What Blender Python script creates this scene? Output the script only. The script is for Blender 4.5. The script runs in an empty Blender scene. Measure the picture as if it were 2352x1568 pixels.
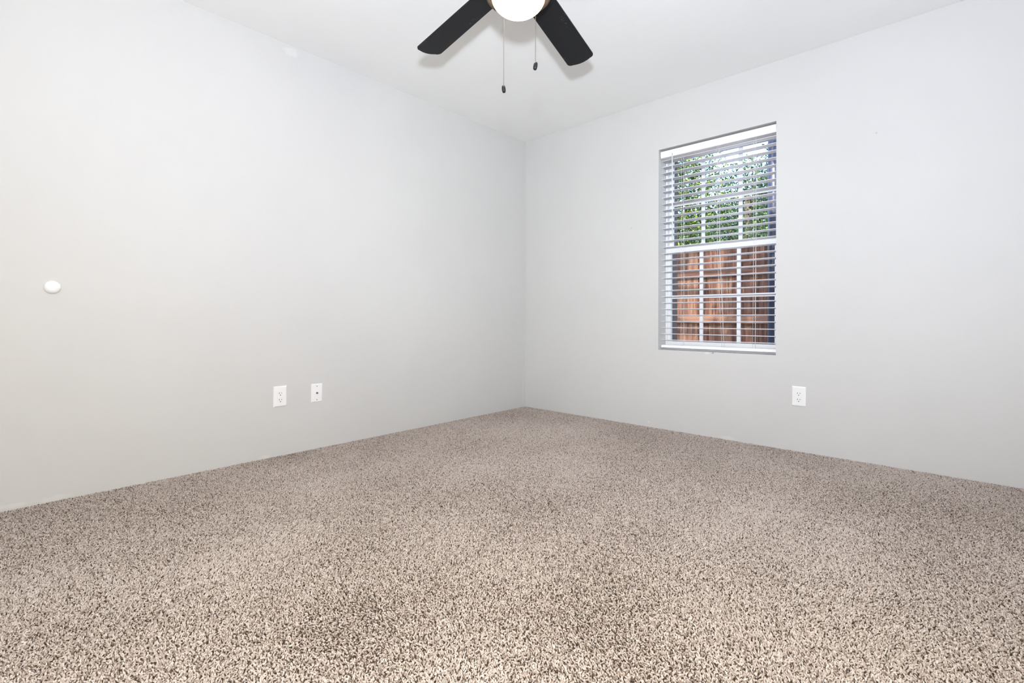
import bpy, bmesh, math, random
import numpy as np
from mathutils import Vector, Matrix

scn = bpy.context.scene
COL = scn.collection
R = math.radians

# ------------------------------------------------------------------ camera
FPX, PPY = 1110.1, 731.3
YAW, ROLL = R(42.553), R(0.15)
cam_d = bpy.data.cameras.new('camera')
cam_d.sensor_width = 36.0
cam_d.lens = FPX / 2352 * 36.0
cam_d.shift_y = -(784 - PPY) / 2352
cam_d.clip_start = 0.02
cam = bpy.data.objects.new('camera', cam_d)
COL.objects.link(cam)
Fv = Vector((-math.sin(YAW), math.cos(YAW), 0))
Rv = Vector((math.cos(YAW), math.sin(YAW), 0))
Uv = Vector((0, 0, 1))
Rr = Rv * math.cos(ROLL) + Uv * math.sin(ROLL)
Ur = Uv * math.cos(ROLL) - Rv * math.sin(ROLL)
CAM = Vector((2.9235, -3.3666, 0.8161))
cam.matrix_world = Matrix(((Rr.x, Ur.x, -Fv.x, CAM.x), (Rr.y, Ur.y, -Fv.y, CAM.y),
                           (Rr.z, Ur.z, -Fv.z, CAM.z), (0, 0, 0, 1)))
scn.camera = cam

# ------------------------------------------------------------------ sky, sun, flash, exposure
world = bpy.data.worlds.new('sky')
scn.world = world
world.use_nodes = True
wn = world.node_tree
wn.nodes.clear()
sky = wn.nodes.new('ShaderNodeTexSky')
sky.sky_type = 'NISHITA'
sky.sun_disc = False
sky.sun_elevation = R(48)
sky.sun_rotation = R(195)
bgn = wn.nodes.new('ShaderNodeBackground')
bgn.inputs['Strength'].default_value = 0.9
won = wn.nodes.new('ShaderNodeOutputWorld')
wn.links.new(sky.outputs[0], bgn.inputs[0])
wn.links.new(bgn.outputs[0], won.inputs[0])

sun_d = bpy.data.lights.new('sun', 'SUN')
sun_d.energy = 12.0
sun_d.angle = R(0.6)
sun_d.color = (1.0, 0.93, 0.82)
sun = bpy.data.objects.new('sun', sun_d)
COL.objects.link(sun)
sun.rotation_euler = Vector((-0.22, 0.70, -0.72)).to_track_quat('-Z', 'Y').to_euler()

# the photographer's flash, 29 cm above the lens (found from the fan's shadows on the ceiling):
# a wide head tipped up, its brighter centre beam, and the bare-bulb spill that fills the room
def flash(name, kind, power, color, az=0, el=0, cone=0):
    d = bpy.data.lights.new(name, kind)
    d.energy = power
    d.color = color
    d.shadow_soft_size = 0.045
    o = bpy.data.objects.new(name, d)
    COL.objects.link(o)
    o.location = (2.92, -3.375, 1.112)
    if kind == 'SPOT':
        d.spot_size = R(cone)
        d.spot_blend = 1.0
        a_, e_ = R(42.5 + az), R(el)
        o.rotation_euler = Vector((-math.sin(a_) * math.cos(e_), math.cos(a_) * math.cos(e_), math.sin(e_))).to_track_quat('-Z', 'Y').to_euler()
    return o
flash('flash_head', 'SPOT', 190, (0.85, 1.0, 1.29), -19, 45, 170)
flash('flash_centre_beam', 'SPOT', 76, (0.95, 1.0, 0.84), -5, 5, 62)
flash('flash_spill', 'POINT', 79, (1.08, 1.0, 0.83))

scn.view_settings.view_transform = 'Standard'
scn.view_settings.look = 'None'
scn.view_settings.gamma = 1.0
scn.view_settings.use_curve_mapping = False
scn.view_settings.exposure = 0.0
scn.cycles.diffuse_bounces = 6
scn.cycles.max_bounces = 14
scn.cycles.transparent_max_bounces = 24

# ------------------------------------------------------------------ helpers
def obj(name, me, mat=None, parent=None):
    if isinstance(me, bmesh.types.BMesh):
        bm = me
        me = bpy.data.meshes.new(name)
        bm.to_mesh(me)
        bm.free()
    if mat is not None and not me.materials:
        me.materials.append(mat)
    o = bpy.data.objects.new(name, me)
    COL.objects.link(o)
    if parent is not None:
        o.parent = parent
    return o

def tag(o, label=None, cat=None, group=None, kind=None):
    if label: o['label'] = label
    if cat: o['category'] = cat
    if group: o['group'] = group
    if kind: o['kind'] = kind
    return o

def empty(name, loc, rot=(0, 0, 0)):
    o = bpy.data.objects.new(name, None)
    COL.objects.link(o)
    o.location = loc
    o.rotation_euler = rot
    o.empty_display_size = 0.05
    return o

def add_box(bm, x0, x1, y0, y1, z0, z1):
    vs = [bm.verts.new((x, y, z)) for x in (x0, x1) for y in (y0, y1) for z in (z0, z1)]
    for f in ((0, 1, 3, 2), (4, 6, 7, 5), (0, 4, 5, 1), (2, 3, 7, 6), (0, 2, 6, 4), (1, 5, 7, 3)):
        bm.faces.new([vs[i] for i in f])
    return vs

def box(x0, x1, y0, y1, z0, z1, bevel=0, seg=2):
    bm = bmesh.new()
    add_box(bm, x0, x1, y0, y1, z0, z1)
    bmesh.ops.recalc_face_normals(bm, faces=bm.faces)
    if bevel:
        bmesh.ops.bevel(bm, geom=list(bm.edges), offset=bevel, segments=seg, profile=0.6, affect='EDGES')
    return bm

def lathe(profile, seg=48, smooth=True):
    """profile: (radius, z) pairs, turned round the z axis"""
    bm = bmesh.new()
    rings = []
    for r, z in profile:
        if r < 1e-6:
            rings.append([bm.verts.new((0, 0, z))])
        else:
            rings.append([bm.verts.new((r * math.cos(2 * math.pi * k / seg), r * math.sin(2 * math.pi * k / seg), z)) for k in range(seg)])
    for a, b in zip(rings, rings[1:]):
        for k in range(seg):
            k2 = (k + 1) % seg
            if len(a) == 1 and len(b) == 1: continue
            if len(a) == 1: f = [a[0], b[k], b[k2]]
            elif len(b) == 1: f = [a[k], b[0], a[k2]]
            else: f = [a[k], b[k], b[k2], a[k2]]
            bm.faces.new(f).smooth = smooth
    bmesh.ops.recalc_face_normals(bm, faces=bm.faces)
    return bm

def tube(points, r, seg=8, r_end=None):
    bm = bmesh.new()
    pts = [Vector(p) for p in points]
    rings = []
    n = len(pts)
    for i, p in enumerate(pts):
        t = (pts[min(i + 1, n - 1)] - pts[max(i - 1, 0)]).normalized()
        a = t.cross(Vector((0, 0, 1)))
        if a.length < 0.12: a = t.cross(Vector((1, 0, 0)))
        a.normalize()
        b = t.cross(a)
        rr = r if r_end is None else r + (r_end - r) * i / (n - 1)
        rings.append([bm.verts.new(p + a * rr * math.cos(2 * math.pi * k / seg) + b * rr * math.sin(2 * math.pi * k / seg)) for k in range(seg)])
    for a, b in zip(rings, rings[1:]):
        for k in range(seg):
            bm.faces.new([a[k], a[(k + 1) % seg], b[(k + 1) % seg], b[k]]).smooth = True
    bm.faces.new(rings[0][::-1])
    bm.faces.new(rings[-1])
    bmesh.ops.recalc_face_normals(bm, faces=bm.faces)
    return bm

# ------------------------------------------------------------------ materials
class Mat:
    def __init__(s, name, col=(0.8, 0.8, 0.8), rough=0.5, spec=0.5, metal=0.0):
        s.m = bpy.data.materials.new(name)
        s.m.use_nodes = True
        s.nt = s.m.node_tree
        s.b = s.nt.nodes['Principled BSDF']
        s.out = s.nt.nodes['Material Output']
        s.b.inputs['Base Color'].default_value = (*col, 1)
        s.b.inputs['Roughness'].default_value = rough
        s.b.inputs['Specular IOR Level'].default_value = spec
        s.b.inputs['Metallic'].default_value = metal
    def n(s, t, **kw):
        nd = s.nt.nodes.new(t)
        for k, v in kw.items():
            if k in nd.inputs: nd.inputs[k].default_value = v
            else: setattr(nd, k, v)
        return nd
    def l(s, a, b): s.nt.links.new(a, b)
    def coord(s, scale=(1, 1, 1), kind='Object'):
        tc = s.n('ShaderNodeTexCoord')
        mp = s.n('ShaderNodeMapping')
        mp.inputs['Scale'].default_value = scale
        s.l(tc.outputs[kind], mp.inputs[0])
        return mp.outputs[0]
    def ramp(s, fac, stops):
        r = s.n('ShaderNodeValToRGB')
        els = r.color_ramp.elements
        while len(els) < len(stops): els.new(0.5)
        for e, (p, c) in zip(els, stops):
            e.position = p
            e.color = (*c, 1)
        s.l(fac, r.inputs[0])
        return r.outputs[0]
    def bump(s, h, strength, dist):
        b = s.n('ShaderNodeBump')
        b.inputs['Strength'].default_value = strength
        b.inputs['Distance'].default_value = dist
        s.l(h, b.inputs['Height'])
        s.l(b.outputs[0], s.b.inputs['Normal'])

def paint(name, c0, c1, rough=0.55, spots=()):
    m = Mat(name, rough=rough, spec=0.3)
    v = m.coord()
    big = m.n('ShaderNodeTexNoise', Scale=1.7, Detail=3.0, Roughness=0.6)
    m.l(v, big.inputs['Vector'])
    col = m.ramp(big.outputs[0], [(0.3, c0), (0.7, c1)])
    # touch-up dabs and scuffs: ragged patches of another colour at given places
    rag = m.n('ShaderNodeTexNoise', Scale=38.0, Detail=3.0)
    m.l(v, rag.inputs['Vector'])
    for pos, stretch, rad, sc in spots:
        sb = m.n('ShaderNodeVectorMath', operation='SUBTRACT')
        sb.inputs[1].default_value = pos
        m.l(v, sb.inputs[0])
        st_ = m.n('ShaderNodeVectorMath', operation='MULTIPLY')
        st_.inputs[1].default_value = stretch
        m.l(sb.outputs[0], st_.inputs[0])
        ln = m.n('ShaderNodeVectorMath', operation='LENGTH')
        m.l(st_.outputs[0], ln.inputs[0])
        w = m.n('ShaderNodeMath', operation='MULTIPLY_ADD')
        w.inputs[1].default_value = rad * 1.6
        m.l(rag.outputs[0], w.inputs[0]); m.l(ln.outputs['Value'], w.inputs[2])
        mr_ = m.n('ShaderNodeMapRange')
        mr_.inputs['From Min'].default_value = rad * 1.95
        mr_.inputs['From Max'].default_value = rad * 1.45
        m.l(w.outputs[0], mr_.inputs['Value'])
        mixc = m.n('ShaderNodeMix')
        mixc.data_type = 'RGBA'
        m.l(mr_.outputs[0], mixc.inputs[0])
        m.l(col, mixc.inputs[6])
        mixc.inputs[7].default_value = (*sc, 1)
        col = mixc.outputs[2]
    m.l(col, m.b.inputs['Base Color'])
    peel = m.n('ShaderNodeTexNoise', Scale=130.0, Detail=2.0)
    m.l(v, peel.inputs['Vector'])
    m.bump(peel.outputs[0], 0.06, 0.002)
    return m.m

PAINT = ((0.605, 0.603, 0.60), (0.622, 0.62, 0.617))
M_wall = paint('wall_paint', *PAINT)
M_wall_l = paint('wall_paint_left', *PAINT, spots=(
    ((0, -2.133, 2.405), (1, 0.6, 1), 0.026, (0.655, 0.655, 0.65)),
    ((0, -3.16, 0.020), (1, 0.22, 1), 0.012, (0.665, 0.66, 0.65)),
    ((0, -3.29, 0.024), (1, 0.2, 1), 0.010, (0.665, 0.66, 0.65)),
    ((0, -2.28, 0.018), (1, 0.3, 1), 0.010, (0.665, 0.66, 0.65)),
    ((0, -0.03, 0.16), (1, 3.0, 0.12), 0.016, (0.68, 0.68, 0.67))))
M_wall_b = paint('wall_paint_back', *PAINT, spots=(
    ((1.665, 0, 0.583), (0.5, 1, 1), 0.009, (0.72, 0.72, 0.71)),
    ((1.700, 0, 0.584), (0.7, 1, 1), 0.004, (0.12, 0.10, 0.08)),
    ((1.228, 0, 0.044), (0.6, 1, 1), 0.008, (0.67, 0.665, 0.655)),
    ((1.079, 0, 1.515), (1, 1, 1), 0.005, (0.48, 0.47, 0.46)),
    ((2.595, 0, 1.859), (1, 1, 1), 0.006, (0.50, 0.49, 0.48)),
    ((1.80, 0, 0.020), (0.2, 1, 1), 0.012, (0.655, 0.65, 0.64))))
M_ceil = paint('ceiling_paint', (0.89, 0.89, 0.88), (0.91, 0.91, 0.90), 0.75)
M_white = Mat('white_plastic', (0.87, 0.87, 0.88), 0.3).m
M_vinyl = Mat('white_vinyl', (0.85, 0.86, 0.88), 0.35).m
m = Mat('blind_vinyl', (0.89, 0.885, 0.91), 0.4)
tl = m.n('ShaderNodeBsdfTranslucent')      # thin vinyl lets some daylight through
tl.inputs[0].default_value = (0.90, 0.90, 0.92, 1)
mx = m.n('ShaderNodeMixShader')
mx.inputs[0].default_value = 0.12
m.l(m.b.outputs[0], mx.inputs[1]); m.l(tl.outputs[0], mx.inputs[2])
m.l(mx.outputs[0], m.out.inputs[0])
M_slat = m.m
M_rail_w = Mat('blind_rail_vinyl', (0.89, 0.89, 0.905), 0.35).m
M_cord = Mat('white_cord', (0.88, 0.87, 0.86), 0.8).m
M_dark = Mat('dark_slot', (0.015, 0.015, 0.015), 0.6).m
M_steel = Mat('worn_steel', (0.35, 0.34, 0.33), 0.35, metal=1.0).m
M_bronze = Mat('dark_bronze', (0.028, 0.022, 0.020), 0.38, 0.4).m
M_bead = Mat('bead_chain_metal', (0.13, 0.115, 0.10), 0.45, metal=0.7).m
M_fob = Mat('black_fob', (0.008, 0.009, 0.011), 0.4, 0.3).m

m = Mat('black_blade', (0.010, 0.0105, 0.012), 0.5, 0.2)
v = m.coord()
dn = m.n('ShaderNodeTexNoise', Scale=160.0, Detail=1.0)
m.l(v, dn.inputs['Vector'])
dn2 = m.n('ShaderNodeTexNoise', Scale=9.0, Detail=2.0)
m.l(v, dn2.inputs['Vector'])
mu = m.n('ShaderNodeMath', operation='MULTIPLY')
m.l(dn.outputs[0], mu.inputs[0]); m.l(dn2.outputs[0], mu.inputs[1])
m.l(m.ramp(mu.outputs[0], [(0.44, (0.010, 0.0105, 0.012)), (0.5, (0.10, 0.10, 0.10))]), m.b.inputs['Base Color'])
M_blade = m.m

m = Mat('lit_opal_glass', (0.95, 0.92, 0.86), 0.3)
m.b.inputs['Emission Color'].default_value = (1.0, 0.72, 0.42, 1)
EMIT = 22.0
# brightest low down, round the bulb; dimmer and warmer where the glass meets the rim
sx = m.n('ShaderNodeSeparateXYZ')
m.l(m.coord(), sx.inputs[0])
mr = m.n('ShaderNodeMapRange')
mr.inputs['From Min'].default_value = -0.362
mr.inputs['From Max'].default_value = -0.405
mr.inputs['To Min'].default_value = 0.9
mr.inputs['To Max'].default_value = EMIT
m.l(sx.outputs[2], mr.inputs['Value'])
m.l(mr.outputs[0], m.b.inputs['Emission Strength'])
M_opal = m.m

m = Mat('window_glass')
m.nt.nodes.remove(m.b)
tr = m.n('ShaderNodeBsdfTransparent')
tr.inputs[0].default_value = (0.96, 0.98, 0.98, 1)
gl = m.n('ShaderNodeBsdfGlossy', Roughness=0.02)
fr = m.n('ShaderNodeFresnel', IOR=1.28)
mx = m.n('ShaderNodeMixShader')
m.l(fr.outputs[0], mx.inputs[0]); m.l(tr.outputs[0], mx.inputs[1]); m.l(gl.outputs[0], mx.inputs[2])
m.l(mx.outputs[0], m.out.inputs[0])
M_glass = m.m

def wood(name, stops, grain=(30, 30, 1.6), rough=0.8):
    m = Mat(name, rough=rough, spec=0.2)
    oi = m.n('ShaderNodeObjectInfo')
    tc = m.n('ShaderNodeTexCoord')
    ad = m.n('ShaderNodeVectorMath', operation='ADD')
    sc_ = m.n('ShaderNodeVectorMath', operation='SCALE')
    sc_.inputs['Scale'].default_value = 7.0
    m.l(oi.outputs['Location'], sc_.inputs[0])
    m.l(tc.outputs['Object'], ad.inputs[0]); m.l(sc_.outputs[0], ad.inputs[1])
    mp = m.n('ShaderNodeMapping')
    mp.inputs['Scale'].default_value = grain
    m.l(ad.outputs[0], mp.inputs[0])
    nz = m.n('ShaderNodeTexNoise', Scale=1.6, Detail=5.0, Roughness=0.65)
    m.l(mp.outputs[0], nz.inputs['Vector'])
    mix = m.n('ShaderNodeMath', operation='ADD')
    rs = m.n('ShaderNodeMath', operation='MULTIPLY_ADD')
    rs.inputs[1].default_value = 0.22; rs.inputs[2].default_value = -0.11
    m.l(oi.outputs['Random'], rs.inputs[0])
    m.l(nz.outputs[0], mix.inputs[0]); m.l(rs.outputs[0], mix.inputs[1])
    m.l(m.ramp(mix.outputs[0], stops), m.b.inputs['Base Color'])
    m.bump(nz.outputs[0], 0.4, 0.004)
    return m.m

M_fence = wood('fence_wood', [(0.30, (0.032, 0.013, 0.008)), (0.5, (0.115, 0.050, 0.031)), (0.72, (0.23, 0.125, 0.078))])
M_rail = wood('fence_rail_wood', [(0.28, (0.06, 0.026, 0.017)), (0.5, (0.14, 0.066, 0.043)), (0.72, (0.22, 0.12, 0.08))], (1.6, 30, 30))
M_bark = wood('bark', [(0.3, (0.05, 0.035, 0.025)), (0.7, (0.17, 0.125, 0.09))], (14, 14, 3))
M_taupe = wood('taupe_brickmould', [(0.3, (0.085, 0.056, 0.052)), (0.7, (0.14, 0.098, 0.09))], (40, 40, 3))
M_navy = Mat('dark_slate_metal', (0.05, 0.052, 0.085), 0.35, metal=0.3).m
m = Mat('pale_bounce_ground', rough=0.95, spec=0.1)  # unseen ground, made pale to bounce daylight up under the slats
nz = m.n('ShaderNodeTexNoise', Scale=9.0, Detail=6.0)
m.l(m.coord(), nz.inputs['Vector'])
m.l(m.ramp(nz.outputs[0], [(0.3, (0.50, 0.48, 0.45)), (0.55, (0.58, 0.56, 0.53)), (0.75, (0.52, 0.50, 0.46))]), m.b.inputs['Base Color'])
M_bounce = m.m

def leafmat(name, dark, mid, light):
    m = Mat(name, rough=0.45, spec=0.4)
    at = m.n('ShaderNodeAttribute')
    at.attribute_name = 'shade'
    col = m.ramp(at.outputs['Fac'], [(0.0, dark), (0.55, mid), (1.0, light)])
    m.l(col, m.b.inputs['Base Color'])
    tl = m.n('ShaderNodeBsdfTranslucent')
    m.l(col, tl.inputs[0])
    mx = m.n('ShaderNodeMixShader')
    mx.inputs[0].default_value = 0.22
    m.l(m.b.outputs[0], mx.inputs[1]); m.l(tl.outputs[0], mx.inputs[2])
    m.l(mx.outputs[0], m.out.inputs[0])
    return m.m
M_leaf = leafmat('broad_leaves', (0.006, 0.018, 0.005), (0.028, 0.075, 0.010), (0.34, 0.40, 0.035))
M_leaf2 = leafmat('cool_leaves', (0.005, 0.015, 0.010), (0.020, 0.055, 0.024), (0.20, 0.28, 0.07))

# carpet
m = Mat('carpet_yarn', rough=0.95, spec=0.1)
at = m.n('ShaderNodeAttribute')
at.attribute_type = 'INSTANCER'
at.attribute_name = 'shade'
m.l(m.ramp(at.outputs['Fac'], [(0.0, (0.07, 0.05, 0.038)), (0.28, (0.25, 0.197, 0.168)), (0.55, (0.475, 0.41, 0.372)), (1.0, (0.655, 0.595, 0.56))]), m.b.inputs['Base Color'])
M_yarn = m.m
M_backing = Mat('carpet_backing', (0.10, 0.075, 0.06), 0.95, 0.1).m

# ------------------------------------------------------------------ the room
H, X1, Y1 = 2.44, 3.35, -3.95
WX0, WX1, WZ0, WZ1 = 1.302, 2.089, 0.589, 2.065      # window opening
T = 0.20
tag(obj('floor', box(-0.15, X1 + 0.15, Y1 - 0.15, T, -0.14, 0.0), M_backing), kind='structure')
tag(obj('ceiling', box(-0.15, X1 + 0.15, Y1 - 0.15, T, H, H + 0.15), M_ceil), kind='structure')
tag(obj('wall_left', box(-0.15, 0.0, Y1, 0.0, 0, H), M_wall_l), kind='structure')
tag(obj('wall_right', box(X1, X1 + 0.15, Y1, 0.0, 0, H), M_wall), kind='structure')
tag(obj('wall_front', box(-0.15, X1 + 0.15, Y1 - 0.15, Y1, 0, H), M_wall), kind='structure')
bm = bmesh.new()
add_box(bm, -0.15, WX0, 0, T, 0, H)
add_box(bm, WX1, X1 + 0.15, 0, T, 0, H)
add_box(bm, WX0, WX1, 0, T, 0, WZ0)
add_box(bm, WX0, WX1, 0, T, WZ1, H)
bmesh.ops.recalc_face_normals(bm, faces=bm.faces)
tag(obj('wall_back', bm, M_wall_b), kind='structure')
# taupe exterior casing round the window, outside the glass
bm = bmesh.new()
add_box(bm, WX0 - 0.10, WX0 + 0.012, T, T + 0.105, WZ0 - 0.1, WZ1 + 0.1)
add_box(bm, WX1 - 0.012, WX1 + 0.10, T, T + 0.105, WZ0 - 0.1, WZ1 + 0.1)
add_box(bm, WX0 - 0.10, WX1 + 0.10, T, T + 0.105, WZ1 - 0.012, WZ1 + 0.1)
add_box(bm, WX0 - 0.10, WX1 + 0.10, T, T + 0.125, WZ0 - 0.1, WZ0 + 0.012)
tag(obj('trim_1', bm, M_taupe), kind='structure')

# ------------------------------------------------------------------ window: frame, two sashes with grilles
win = empty('window_1', (0, 0, 0))
tag(win, kind='structure')
def frame_ring(x0, x1, z0, z1, y0, y1, ws, wt, wb):
    bm = bmesh.new()
    add_box(bm, x0, x0 + ws, y0, y1, z0, z1)
    add_box(bm, x1 - ws, x1, y0, y1, z0, z1)
    add_box(bm, x0 + ws, x1 - ws, y0, y1, z1 - wt, z1)
    add_box(bm, x0 + ws, x1 - ws, y0, y1, z0, z0 + wb)
    bmesh.ops.recalc_face_normals(bm, faces=bm.faces)
    return bm
obj('window_frame', frame_ring(WX0, WX1, WZ0, WZ1, 0.125, 0.199, 0.012, 0.02, 0.02), M_vinyl, win)
def sash(name, z0, z1, y0, y1, wt, wb):
    x0, x1, ws = WX0 + 0.013, WX1 - 0.013, 0.026
    s = obj(name, frame_ring(x0, x1, z0, z1, y0, y1, ws, wt, wb), M_vinyl, win)
    gx0, gx1, gz0, gz1 = x0 + ws, x1 - ws, z0 + wb, z1 - wt
    ym = (y0 + y1) / 2
    mx_ = [1.5665, 1.8235]
    zm = (gz0 + gz1) / 2
    hw = 0.0125
    for xm in mx_:
        obj('muntin', box(xm - hw, xm + hw, ym - 0.007, ym + 0.007, gz0, gz1, 0.002, 1), M_vinyl, s)
    xs = [gx0] + [q for xm in mx_ for q in (xm - hw, xm + hw)] + [gx1]
    for a, b in zip(xs[0::2], xs[1::2]):
        obj('muntin', box(a, b, ym - 0.007, ym + 0.007, zm - hw, zm + hw, 0.002, 1), M_vinyl, s)
        for za, zb in ((gz0, zm - hw), (zm + hw, gz1)):
            obj('pane', box(a, b, ym - 0.0015, ym + 0.0015, za, zb), M_glass, s)
    return s
sash('lower_sash', WZ0 + 0.021, 1.354, 0.128, 0.152, 0.044, 0.04)
sash('upper_sash', 1.312, WZ1 - 0.021, 0.160, 0.184, 0.034, 0.036)
# sash lock on the meeting rail
obj('sash_lock', box(1.66, 1.72, 0.128, 0.150, 1.3545, 1.366, 0.003), M_vinyl, win)

# ------------------------------------------------------------------ blind
bl = empty('window_blind', (1.6955, 0.06, 2.055))
tag(bl, 'white horizontal slat blind hanging inside the window opening', 'blind')
BW = (WX1 - WX0) / 2 - 0.006
def bpart(name, bm, mat=M_slat, par=None): return obj(name, bm, mat, par or bl)
# headrail and front valance, bottom lip curved
bpart('headrail', box(-BW, BW, -0.024, 0.03, -0.045, -0.002, 0.002, 1), M_rail_w)
prof = [(-0.040, -0.002), (-0.040, -0.036), (-0.038, -0.044), (-0.033, -0.0495), (-0.029, -0.0495), (-0.034, -0.041), (-0.036, -0.034), (-0.036, -0.002)]
bm = bmesh.new()
ra = [bm.verts.new((-BW, y, z)) for y, z in prof]
rb = [bm.verts.new((BW, y, z)) for y, z in prof]
for k in range(len(prof)):
    k2 = (k + 1) % len(prof)
    bm.faces.new([ra[k], ra[k2], rb[k2], rb[k]])
bm.faces.new(ra[::-1]); bm.faces.new(rb)
bmesh.ops.recalc_face_normals(bm, faces=bm.faces)
bpart('valance', bm, M_rail_w)
# slats: gently crowned, 50 mm deep
bm = bmesh.new()
sw, st, NS = 0.0250, 0.0028, 6
top, bot = [], []
for k in range(NS + 1):
    y = -sw + 2 * sw * k / NS
    zc = 0.0022 * (1 - (y / sw) ** 2)
    top.append([bm.verts.new((x, y, zc + st / 2)) for x in (-BW + 0.002, BW - 0.002)])
    bot.append([bm.verts.new((x, y, zc - st / 2)) for x in (-BW + 0.002, BW - 0.002)])
for k in range(NS):
    bm.faces.new([top[k][0], top[k][1], top[k + 1][1], top[k + 1][0]]).smooth = True
    bm.faces.new([bot[k][0], bot[k + 1][0], bot[k + 1][1], bot[k][1]]).smooth = True
    for e in (0, 1): bm.faces.new([top[k][e], top[k + 1][e], bot[k + 1][e], bot[k][e]])
for k in (0, NS): bm.faces.new([top[k][0], bot[k][0], bot[k][1], top[k][1]])
bmesh.ops.recalc_face_normals(bm, faces=bm.faces)
s_me = bpy.data.meshes.new('slat')
bm.to_mesh(s_me); bm.free()
s_me.materials.append(M_slat)
ZT, ZB = 1.985 - 2.055, 0.6595 - 2.055
rng = random.Random(4)
for k in range(30):
    s = bpart('slat', s_me)
    s.location = (0, 0.001, ZT + (ZB - ZT) * k / 29 + rng.uniform(-0.0008, 0.0008))
    s.rotation_euler = (R(-5.0 + rng.uniform(-0.7, 0.7)), rng.uniform(-0.0012, 0.0012), 0)
bpart('bottom_rail', box(-BW, BW, -0.026, 0.026, 0.604 - 2.055, 0.6245 - 2.055, 0.004, 2), M_rail_w)
# ladder strings and lift cords at three stations
for q, (cx, dx_low) in enumerate(((1.462, 0.0), (1.712, 0.035), (1.948, -0.004))):
    lx = cx - 1.6955
    for yy in (-0.0265, 0.0275):
        pts = [(lx, yy, -0.05), (lx + dx_low * 0.1, yy, -0.75), (lx + dx_low * 0.55, yy, -1.1), (lx + dx_low, yy, 0.62 - 2.055)]
        bpart('ladder_string', tube(pts, 0.0008, 6), M_cord)
    bpart('lift_cord', tube([(lx + 0.014, -0.0268, -0.05), (lx + 0.014 + dx_low * 0.1, -0.0268, -0.75), (lx + 0.014 + dx_low * 0.55, -0.0268, -1.1), (lx + 0.014 + dx_low, -0.0268, 0.62 - 2.055)], 0.0008, 6), M_cord)
# tilt wand with its hook
bpart('wand_hook', tube([(1.400 - 1.6955, -0.0405, -0.030), (1.400 - 1.6955, -0.046, -0.038), (1.400 - 1.6955, -0.046, -0.056)], 0.0018, 6), M_steel)
bpart('tilt_wand', tube([(1.400 - 1.6955, -0.046, -0.05), (1.4035 - 1.6955, -0.047, -0.66)], 0.0042, 8), M_white)

# ------------------------------------------------------------------ ceiling fan
FX, FY, FZ, A0 = 1.665, -1.964, 2.169, 174.585
fan = empty('ceiling_fan', (FX, FY, H))
tag(fan, 'black five-blade ceiling fan with a lit opal bowl and two bead pull chains', 'ceiling fan')
def fpart(name, bm, mat, par=None): return obj(name, bm, mat, par or fan)
fpart('canopy', lathe([(0, 0), (0.07, 0), (0.075, -0.01), (0.068, -0.045), (0.03, -0.06), (0.0, -0.06)]), M_bronze)
fpart('downrod', lathe([(0.0, -0.055), (0.013, -0.055), (0.013, -0.13), (0.0, -0.13)], 20), M_bronze)
fpart('motor_housing', lathe([(0, -0.12), (0.04, -0.122), (0.105, -0.14), (0.132, -0.165), (0.138, -0.20), (0.135, -0.235), (0.118, -0.258), (0.10, -0.262), (0, -0.262)]), M_bronze)
zr = 2.07 - H
fpart('light_rim', lathe([(0.0, -0.2625), (0.092, -0.2625), (0.096, -0.315), (0.119, -0.335), (0.126, -0.350), (0.127, zr), (0.1225, zr - 0.001), (0.117, zr + 0.012), (0.104, zr + 0.02), (0.0, zr + 0.02)]), M_bronze)
bowl = [(0.0, zr + 0.019)] + [(0.106, zr + 0.019)]
for k in range(0, 15):
    t = k / 14 * math.pi / 2
    bowl.append((0.1065 * math.cos(t), zr + 0.006 - 0.077 * math.sin(t)))
fpart('light_bowl', lathe(bowl), M_opal)
# blades
def blade_mesh():
    r0, r1, W, tap = 0.155, 0.668, 0.138, 0.169
    pts = []
    def hw(r): return W / 2 * (1 + tap * (r / 0.66 - 1))
    n = 10
    for k in range(n + 1):
        r = r0 + (r1 - 0.035 - r0) * k / n
        pts.append((r, hw(r)))
    h = hw(0.66)
    # rounded corner then shallow arc over the tip
    for k in range(1, 7):
        t = k / 6 * math.pi / 2
        pts.append((r1 - 0.035 + 0.024 * math.sin(t), h - 0.022 * (1 - math.cos(t))))
    for k in range(1, 7):
        y = (h - 0.022) * (1 - k / 6)
        pts.append((r1 - 0.011 + 0.011 * (1 - (y / (h - 0.022)) ** 2), y))
    full = pts + [(x, -y) for x, y in pts[-2::-1]]
    bm = bmesh.new()
    up = [bm.verts.new((x, y, 0.003)) for x, y in full]
    lo = [bm.verts.new((x, y, -0.003)) for x, y in full]
    bm.faces.new(up); bm.faces.new(lo[::-1])
    for k in range(len(full)):
        k2 = (k + 1) % len(full)
        bm.faces.new([up[k], lo[k], lo[k2], up[k2]])
    bmesh.ops.recalc_face_normals(bm, faces=bm.faces)
    me = bpy.data.meshes.new('blade')
    bm.to_mesh(me); bm.free()
    me.materials.append(M_blade)
    return me
b_me = blade_mesh()
bm = bmesh.new()
add_box(bm, 0.09, 0.225, -0.019, 0.019, 0.0035, 0.0085)
add_box(bm, 0.165, 0.225, -0.042, 0.042, 0.0035, 0.0083)
bmesh.ops.recalc_face_normals(bm, faces=bm.faces)
i_me = bpy.data.meshes.new('blade_iron')
bm.to_mesh(i_me); bm.free()
i_me.materials.append(M_bronze)
for k in range(5):
    az = A0 - 72 * k
    mt = Matrix.Translation((0, 0, FZ - H)) @ Matrix.Rotation(R(az), 4, 'Z') @ Matrix.Rotation(R(4), 4, 'Y') @ Matrix.Rotation(R(-9.27), 4, 'X')
    b = fpart('blade', b_me, M_blade)
    b.matrix_local = mt
    obj('blade_iron', i_me, M_bronze, b)
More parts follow.
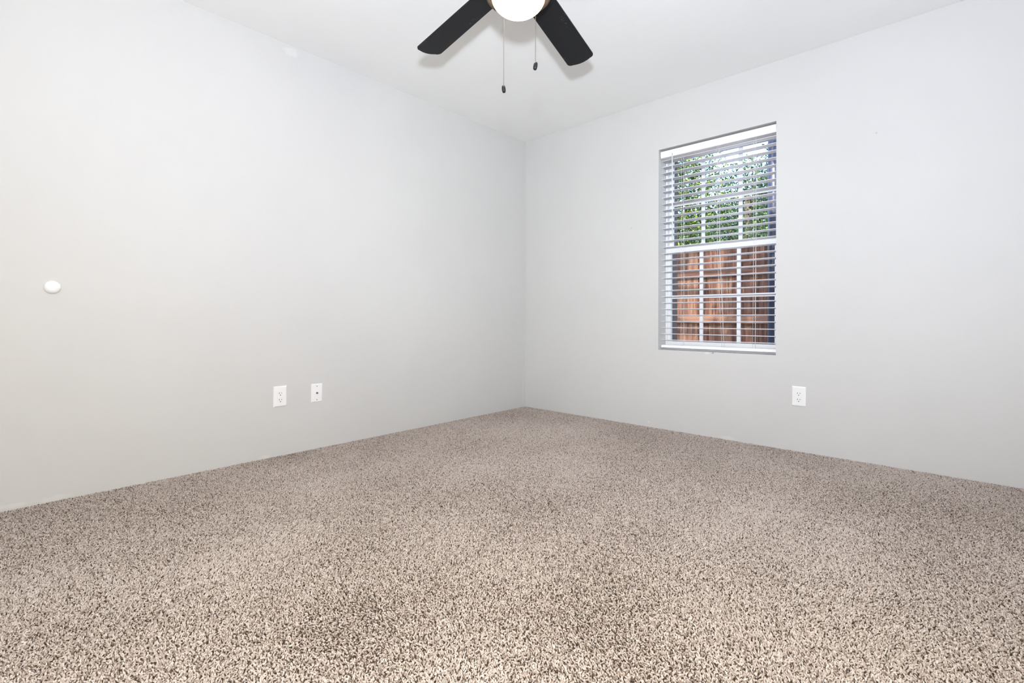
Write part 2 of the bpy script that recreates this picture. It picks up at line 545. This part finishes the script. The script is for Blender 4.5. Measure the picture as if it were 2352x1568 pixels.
# pull chains: beads on a string, ending in a dark fob
def beads(x, y, z0, z1):
    bm = bmesh.new()
    n = int((z0 - z1) / 0.0047)
    for k in range(n + 1):
        mtx = Matrix.Translation((x, y, z0 - (z0 - z1) * k / n))
        bmesh.ops.create_icosphere(bm, subdivisions=1, radius=0.0018, matrix=mtx)
    for f in bm.faces: f.smooth = True
    return bm
fob_prof = [(0, 0.0142), (0.0040, 0.0140), (0.0064, 0.0118), (0.0076, 0.005), (0.0080, -0.002), (0.0072, -0.0095), (0.0052, -0.0138), (0, -0.0142)]
for (wx, wy, wz, tx, ty) in ((1.558, -1.933, 1.755, 6, -4), (1.770, -1.985, 1.755, -8, 5)):
    x, y = wx - FX, wy - FY
    ch = fpart('pull_chain', beads(x, y, zr + 0.012, wz - H + 0.0142), M_bead)
    fb = obj('fob', lathe(fob_prof, 20), M_fob, ch)
    fb.location = (x, y, wz - H)
    fb.rotation_euler = (R(tx), R(ty), 0)

# ------------------------------------------------------------------ wall plates and door bumper
def plate_mesh(w, h, t, rim):
    """wall plate lying in local xz, facing -y, sloping edges"""
    bm = bmesh.new()
    rows = [(w / 2, h / 2, 0.0), (w / 2, h / 2, -t * 0.35), (w / 2 - rim * 0.35, h / 2 - rim * 0.35, -t * 0.8), (w / 2 - rim, h / 2 - rim, -t)]
    rings = [[bm.verts.new((sx * a, d, sz * b)) for sx, sz in ((-1, -1), (1, -1), (1, 1), (-1, 1))] for a, b, d in rows]
    for a, b in zip(rings, rings[1:]):
        for k in range(4): bm.faces.new([a[k], a[(k + 1) % 4], b[(k + 1) % 4], b[k]])
    bm.faces.new(rings[-1]); bm.faces.new(rings[0][::-1])
    bmesh.ops.recalc_face_normals(bm, faces=bm.faces)
    return bm
def disc(r, y0, y1, seg=20):
    bm = lathe([(0, 0), (r, 0), (r, 1), (0, 1)], seg, False)
    for v in bm.verts: v.co = Vector((v.co.x, y0 + (y1 - y0) * v.co.z, v.co.y))
    bmesh.ops.recalc_face_normals(bm, faces=bm.faces)
    return bm
def outlet(loc, rz, label):
    e = empty('electrical_outlet', loc, (0, 0, rz))
    tag(e, label, 'outlet', 'power outlets on the walls')
    obj('cover_plate', plate_mesh(0.0765, 0.121, 0.0065, 0.008), M_white, e)
    rc = obj('receptacle', box(-0.0168, 0.0168, -0.0080, -0.0058, -0.0338, 0.0338, 0.0009, 1), M_white, e)
    for dz in (0.0195, -0.0185):
        obj('slot', box(-0.0079, -0.0055, -0.0083, -0.0079, dz - 0.0045, dz + 0.0045), M_dark, rc)
        obj('slot', box(0.0055, 0.0077, -0.0083, -0.0079, dz - 0.0036, dz + 0.0036), M_dark, rc)
        g = obj('ground_hole', disc(0.0027, -0.0083, -0.0079), M_dark, rc)
        g.location = (0, 0, dz - 0.0118)
    return e
outlet((0, -2.196, 0.356), R(90), 'white power outlet on left wall, beside the smaller coaxial plate')
outlet((2.218, 0, 0.345), 0, 'white power outlet on the window wall, below right of the window')
e = empty('coax_wall_plate', (0, -1.9755, 0.352), (0, R(0.6), R(90)))
tag(e, 'small white coaxial wall plate with a metal connector, nearer the corner', 'wall plate')
obj('cover_plate', plate_mesh(0.0705, 0.113, 0.0055, 0.005), M_white, e)
cn = obj('coax_connector', disc(0.0048, -0.0135, -0.0045), M_steel, e)
obj('hex_nut', disc(0.0064, -0.0085, -0.0052, 6), M_steel, cn)
for dz in (0.0415, -0.0415):
    s = obj('screw', disc(0.0032, -0.0066, -0.0050), M_steel, e)
    s.location = (0, 0, dz)
# domed door bumper at knob height
bm = lathe([(0.0, 0.0), (0.0285, 0.0), (0.0288, 0.004), (0.0275, 0.008), (0.0245, 0.0125), (0.0195, 0.016), (0.012, 0.0185), (0.005, 0.0195), (0.0, 0.0197)], 40)
db = obj('door_bumper', bm, M_white)
db.location = (0.0, -3.1687, 0.9487)
db.rotation_euler = (0, R(90), 0)
tag(db, 'round white domed door bumper stuck on the left wall', 'door bumper')

# ------------------------------------------------------------------ carpet pile (instanced tufts on a jittered grid)
rs = np.random.RandomState(7)
step = 0.0047
nx, ny = int((X1 - 0.004) / step), int((-Y1 - 0.004) / step)
gx, gy = np.meshgrid(np.arange(nx), np.arange(ny), indexing='ij')
N = nx * ny
px = 0.003 + (gx.ravel() + rs.uniform(-0.15, 1.15, N)) * step
py = -0.003 - (gy.ravel() + rs.uniform(-0.15, 1.15, N)) * step
px = np.clip(px, 0.0025, X1 - 0.003)
py = np.clip(py, Y1 + 0.003, -0.0025)
# slow waves in the nap: which way it has been trodden
def waves(seed, f0):
    r2 = np.random.RandomState(seed)
    a = np.zeros(N)
    for k in range(14):
        f = f0 * (0.5 + 1.9 * r2.rand()); th = r2.rand() * 6.283; ph = r2.rand() * 6.283
        a += np.sin((px * np.cos(th) + py * np.sin(th)) * f * 6.283 + ph) / (0.6 + f / f0)
    return a / 3.2
w1, w2 = waves(3, 1.2), waves(5, 1.2)
lean_dir = rs.uniform(0, 6.2832, N)
lx = np.cos(lean_dir) * 0.8 + 0.75 * w1
ly = np.sin(lean_dir) * 0.8 + 0.75 * w2
tilt = R(15) + R(55) * rs.rand(N)
az = np.arctan2(ly, lx)
co = np.zeros((N, 3), np.float32)
co[:, 0], co[:, 1], co[:, 2] = px, py, rs.uniform(0.0035, 0.0062, N)
rot = np.zeros((N, 3), np.float32)
rot[:, 1] = tilt                   # tip over, then turn round z
rot[:, 2] = az
scl = np.zeros((N, 3), np.float32)
thick = rs.uniform(0.0017, 0.0026, N)
thick[rs.rand(N) < 0.07] *= 0.3    # worn, thin tufts leave dark pits
scl[:, 0] = scl[:, 1] = thick
scl[:, 2] = rs.uniform(0.0036, 0.0062, N)
shade = np.clip(rs.normal(0.58, 0.17, N) - 0.35 * (rs.rand(N) < 0.09) + 0.045 * w2, 0, 1).astype(np.float32)  # w2 term paints the trodden nap's light and dark into the yarn colour
cm = bpy.data.meshes.new('carpet')
cm.vertices.add(N)
cm.vertices.foreach_set('co', co.ravel())
for nm, tp, arr, key in (('rot', 'FLOAT_VECTOR', rot, 'vector'), ('scl', 'FLOAT_VECTOR', scl, 'vector'), ('shade', 'FLOAT', shade, 'value')):
    cm.attributes.new(nm, tp, 'POINT').data.foreach_set(key, arr.ravel())
cm.update()
carpet = obj('carpet', cm, M_yarn)
tag(carpet, 'speckled beige frieze carpet covering the whole floor', 'carpet', kind='stuff')
ng = bpy.data.node_groups.new('carpet_tufts', 'GeometryNodeTree')
ng.interface.new_socket('Geometry', in_out='INPUT', socket_type='NodeSocketGeometry')
ng.interface.new_socket('Geometry', in_out='OUTPUT', socket_type='NodeSocketGeometry')
gi, go = ng.nodes.new('NodeGroupInput'), ng.nodes.new('NodeGroupOutput')
grain = ng.nodes.new('GeometryNodeMeshIcoSphere')
grain.inputs['Radius'].default_value = 1.0
grain.inputs['Subdivisions'].default_value = 1
smooth = ng.nodes.new('GeometryNodeSetShadeSmooth')
ng.links.new(grain.outputs['Mesh'], smooth.inputs['Geometry'])
smat = ng.nodes.new('GeometryNodeSetMaterial')
smat.inputs['Material'].default_value = M_yarn
ip = ng.nodes.new('GeometryNodeInstanceOnPoints')
def named(nm, tp):
    a = ng.nodes.new('GeometryNodeInputNamedAttribute')
    a.data_type = tp
    a.inputs['Name'].default_value = nm
    return a.outputs['Attribute']
e2r = ng.nodes.new('FunctionNodeEulerToRotation')
ng.links.new(named('rot', 'FLOAT_VECTOR'), e2r.inputs[0])
ng.links.new(gi.outputs[0], ip.inputs['Points'])
ng.links.new(smooth.outputs[0], smat.inputs['Geometry'])
ng.links.new(smat.outputs[0], ip.inputs['Instance'])
ng.links.new(e2r.outputs[0], ip.inputs['Rotation'])
ng.links.new(named('scl', 'FLOAT_VECTOR'), ip.inputs['Scale'])
ng.links.new(ip.outputs[0], go.inputs[0])
md = carpet.modifiers.new('tufts', 'NODES')
md.node_group = ng

# ------------------------------------------------------------------ outside: ground, fence, post, trees
GZ = -0.12
tag(obj('ground', box(-16, 16, T + 0.0, 26, GZ - 0.3, GZ), M_bounce), kind='structure')
FYY = 2.80
fence = empty('wooden_fence', (0, FYY, GZ))
tag(fence, 'reddish brown wooden board fence seen through the lower window sash', 'fence')
rng = random.Random(11)
bw = 0.138
x = -3.4
k = 0
while x < 4.2:
    top = 1.74 + 0.12 + rng.uniform(-0.012, 0.008)
    b_ = box(-bw / 2, bw / 2, 0, 0.018, 0.03, top, 0.002, 1)
    bo = obj('board', b_, M_fence, fence)
    bo.location = (x + bw / 2, rng.uniform(0.0, 0.003), 0)
    bo.rotation_euler = (0, 0, rng.uniform(-0.012, 0.012))
    x += bw + rng.uniform(0.0006, 0.0016)
    k += 1
for z in (0.26, 0.885, 1.475):
    obj('rail', box(-3.4, 4.2, -0.040, -0.001, z, z + 0.089, 0.003, 1), M_rail, fence)
for xx in (-2.6, -0.35, 2.6):
    obj('post', box(xx - 0.045, xx + 0.045, 0.022, 0.112, -0.1, 1.80, 0.004, 1), M_rail, fence)
# slate coloured steel post standing between house and fence
pst = empty('steel_post', (1.795, 1.10, GZ))
tag(pst, 'dark slate steel post standing outside by the right window edge', 'post')
obj('post_shaft', lathe([(0.0, 0.0), (0.042, 0.0), (0.042, 3.4), (0.0, 3.4)], 28), M_navy, pst)
obj('base_plate', lathe([(0, 0), (0.09, 0), (0.09, 0.012), (0, 0.012)], 28), M_navy, pst)
obj('cap', lathe([(0, 3.4), (0.048, 3.4), (0.048, 3.42), (0.0, 3.44)], 28), M_navy, pst)

def leaf_cloud(blobs, n, size, seed):
    """pointed, folded leaves scattered on and in ellipsoidal blobs"""
    r = np.random.RandomState(seed)
    vol = np.array([b[3] * b[4] * b[5] for b in blobs]) ** 0.8
    idx = r.choice(len(blobs), n, p=vol / vol.sum())
    B = np.array(blobs)[idx]
    d = r.normal(size=(n, 3)); d /= np.linalg.norm(d, axis=1)[:, None]
    rad = r.rand(n) ** 0.45
    c = B[:, :3] + d * rad[:, None] * B[:, 3:6]
    a = r.normal(size=(n, 3)); a[:, 2] -= 0.5; a /= np.linalg.norm(a, axis=1)[:, None]
    u = np.cross(a, d * 0.7 + r.normal(size=(n, 3)) * 0.6); u /= np.linalg.norm(u, axis=1)[:, None]
    nrm = np.cross(a, u)
    L = (size * r.uniform(0.6, 1.4, n))[:, None]
    W = L * r.uniform(0.22, 0.34, n)[:, None]
    v = np.stack([c, c + a * L * 0.45 + u * W + nrm * W * 0.35, c + a * L, c + a * L * 0.45 - u * W + nrm * W * 0.35], 1).reshape(-1, 3)
    me = bpy.data.meshes.new('foliage')
    base = np.arange(n)[:, None] * 4
    tris = np.concatenate([base + [0, 1, 2], base + [0, 2, 3]], 1).reshape(-1, 3)
    me.vertices.add(len(v)); me.vertices.foreach_set('co', v.astype(np.float32).ravel())
    me.loops.add(tris.size); me.loops.foreach_set('vertex_index', tris.astype(np.int32).ravel())
    me.polygons.add(len(tris)); me.polygons.foreach_set('loop_start', np.arange(0, tris.size, 3, dtype=np.int32))
    me.update(calc_edges=True)
    sh = np.repeat(np.clip(r.normal(0.5, 0.26, n), 0, 1), 4).astype(np.float32)
    me.attributes.new('shade', 'FLOAT', 'POINT').data.foreach_set('value', sh)
    return me
def tree(name, label, loc, h, blobs, n, size, seed, mat, lean=(0, 0), r0=0.11):
    t = empty(name, loc)
    tag(t, label, 'tree', 'trees in the yard')
    r = random.Random(seed)
    pts = [(lean[0] * q / 5 + r.uniform(-.05, .05), lean[1] * q / 5 + r.uniform(-.05, .05), h * q / 5) for q in range(6)]
    pts[0] = (0, 0, 0)
    obj('trunk', tube(pts, r0, 10, r0 * 0.45), M_bark, t)
    for b in blobs[:9]:
        s = pts[3] if b[2] < h else pts[4]
        mid = ((s[0] + b[0]) / 2 + r.uniform(-.1, .1), (s[1] + b[1]) / 2, (s[2] + b[2]) / 2 + 0.12)
        obj('branch', tube([s, mid, (b[0], b[1], b[2])], r0 * 0.38, 7, r0 * 0.1), M_bark, t)
    f = obj('foliage', leaf_cloud(blobs, n, size, seed), mat, t)
    f['kind'] = 'stuff'
    return t
tree('leafy_tree', 'bright green leafy tree behind fence, at the left window panes', (-0.55, 4.15, GZ), 2.9,
     [(0.2, -0.1, 2.1, .7, .6, .5), (0.4, 0, 2.8, .7, .7, .6), (-0.4, 0.2, 2.5, .8, .7, .7), (0.1, 0.1, 3.4, .8, .7, .5), (-0.3, -0.2, 1.8, .7, .5, .4), (0.45, 0.1, 1.75, .5, .5, .35), (-0.5, 0.1, 3.2, .6, .6, .5)], 24000, 0.042, 21, M_leaf)
tree('leafy_tree', 'airy tree with sky gaps behind fence, at the middle panes', (-0.15, 6.9, GZ), 3.4,
     [(0, 0, 2.4, .9, .8, .6), (-0.6, 0.3, 3.0, .8, .8, .6), (0.7, 0.1, 2.9, .7, .8, .6), (0.1, 0.2, 3.7, .8, .8, .5), (-0.1, 0, 1.9, 1.0, .6, .4), (-1.1, 0.2, 2.2, .6, .6, .5), (0.9, 0.1, 2.0, .6, .6, .4)], 17000, 0.052, 33, M_leaf2)
tree('leafy_tree', 'darker cool green tree behind fence, at the right panes', (1.25, 4.6, GZ), 3.2,
     [(-0.2, 0, 2.2, .5, .6, .5), (-0.15, 0.2, 2.9, .5, .6, .5), (0.5, 0.1, 2.6, .7, .7, .6), (0.1, 0.2, 3.5, .6, .7, .5), (-0.2, 0, 1.85, .5, .5, .35)], 15000, 0.045, 45, M_leaf2)
tree('leafy_tree', 'broad dark tree standing furthest back behind the others', (-1.2, 11.5, GZ), 4.2,
     [(0, 0, 2.6, 2.2, 1.0, .9), (-1.4, 0, 3.4, 1.3, 1.0, 1.0), (1.5, 0, 2.8, 1.3, 1.0, 1.0), (0.2, 0, 4.0, 1.4, 1.0, .8), (-2.2, 0, 2.4, 1.2, .9, .9), (2.4, 0, 2.2, 1.0, .9, .8)], 14000, 0.12, 77, M_leaf2, r0=0.2)
# added unseen tree: leaf clumps set along the sun's path to dapple the fence
SD = Vector((0.22, -0.70, 0.72))
TO = Vector((-1.1, 0.9, GZ))
cl = []
for fx, fz, rr in ((0.22, 1.58, .22), (1.02, 1.05, .30), (1.35, 1.35, .36), (1.25, .62, .36), (0.80, .55, .28), (1.05, 1.72, .34), (1.75, 1.0, .45), (-0.35, 1.2, .4), (-0.9, .8, .5), (2.3, 1.3, .5)):
    q = Vector((fx, 2.8, fz)) + SD * (4.7 + 0.5 * math.sin(fx * 9)) - TO
    cl.append((q.x, q.y, q.z, rr, rr * 0.8, rr * 0.75))
cl += [(0.2, -0.3, 4.5, .7, .6, .5), (-0.5, 0.2, 4.8, .8, .8, .6)]
tree('leafy_tree', 'added tree out of view, its leaf clumps placed to shade the fence', TO, 4.2, cl, 4600, 0.11, 57, M_leaf, r0=0.15)
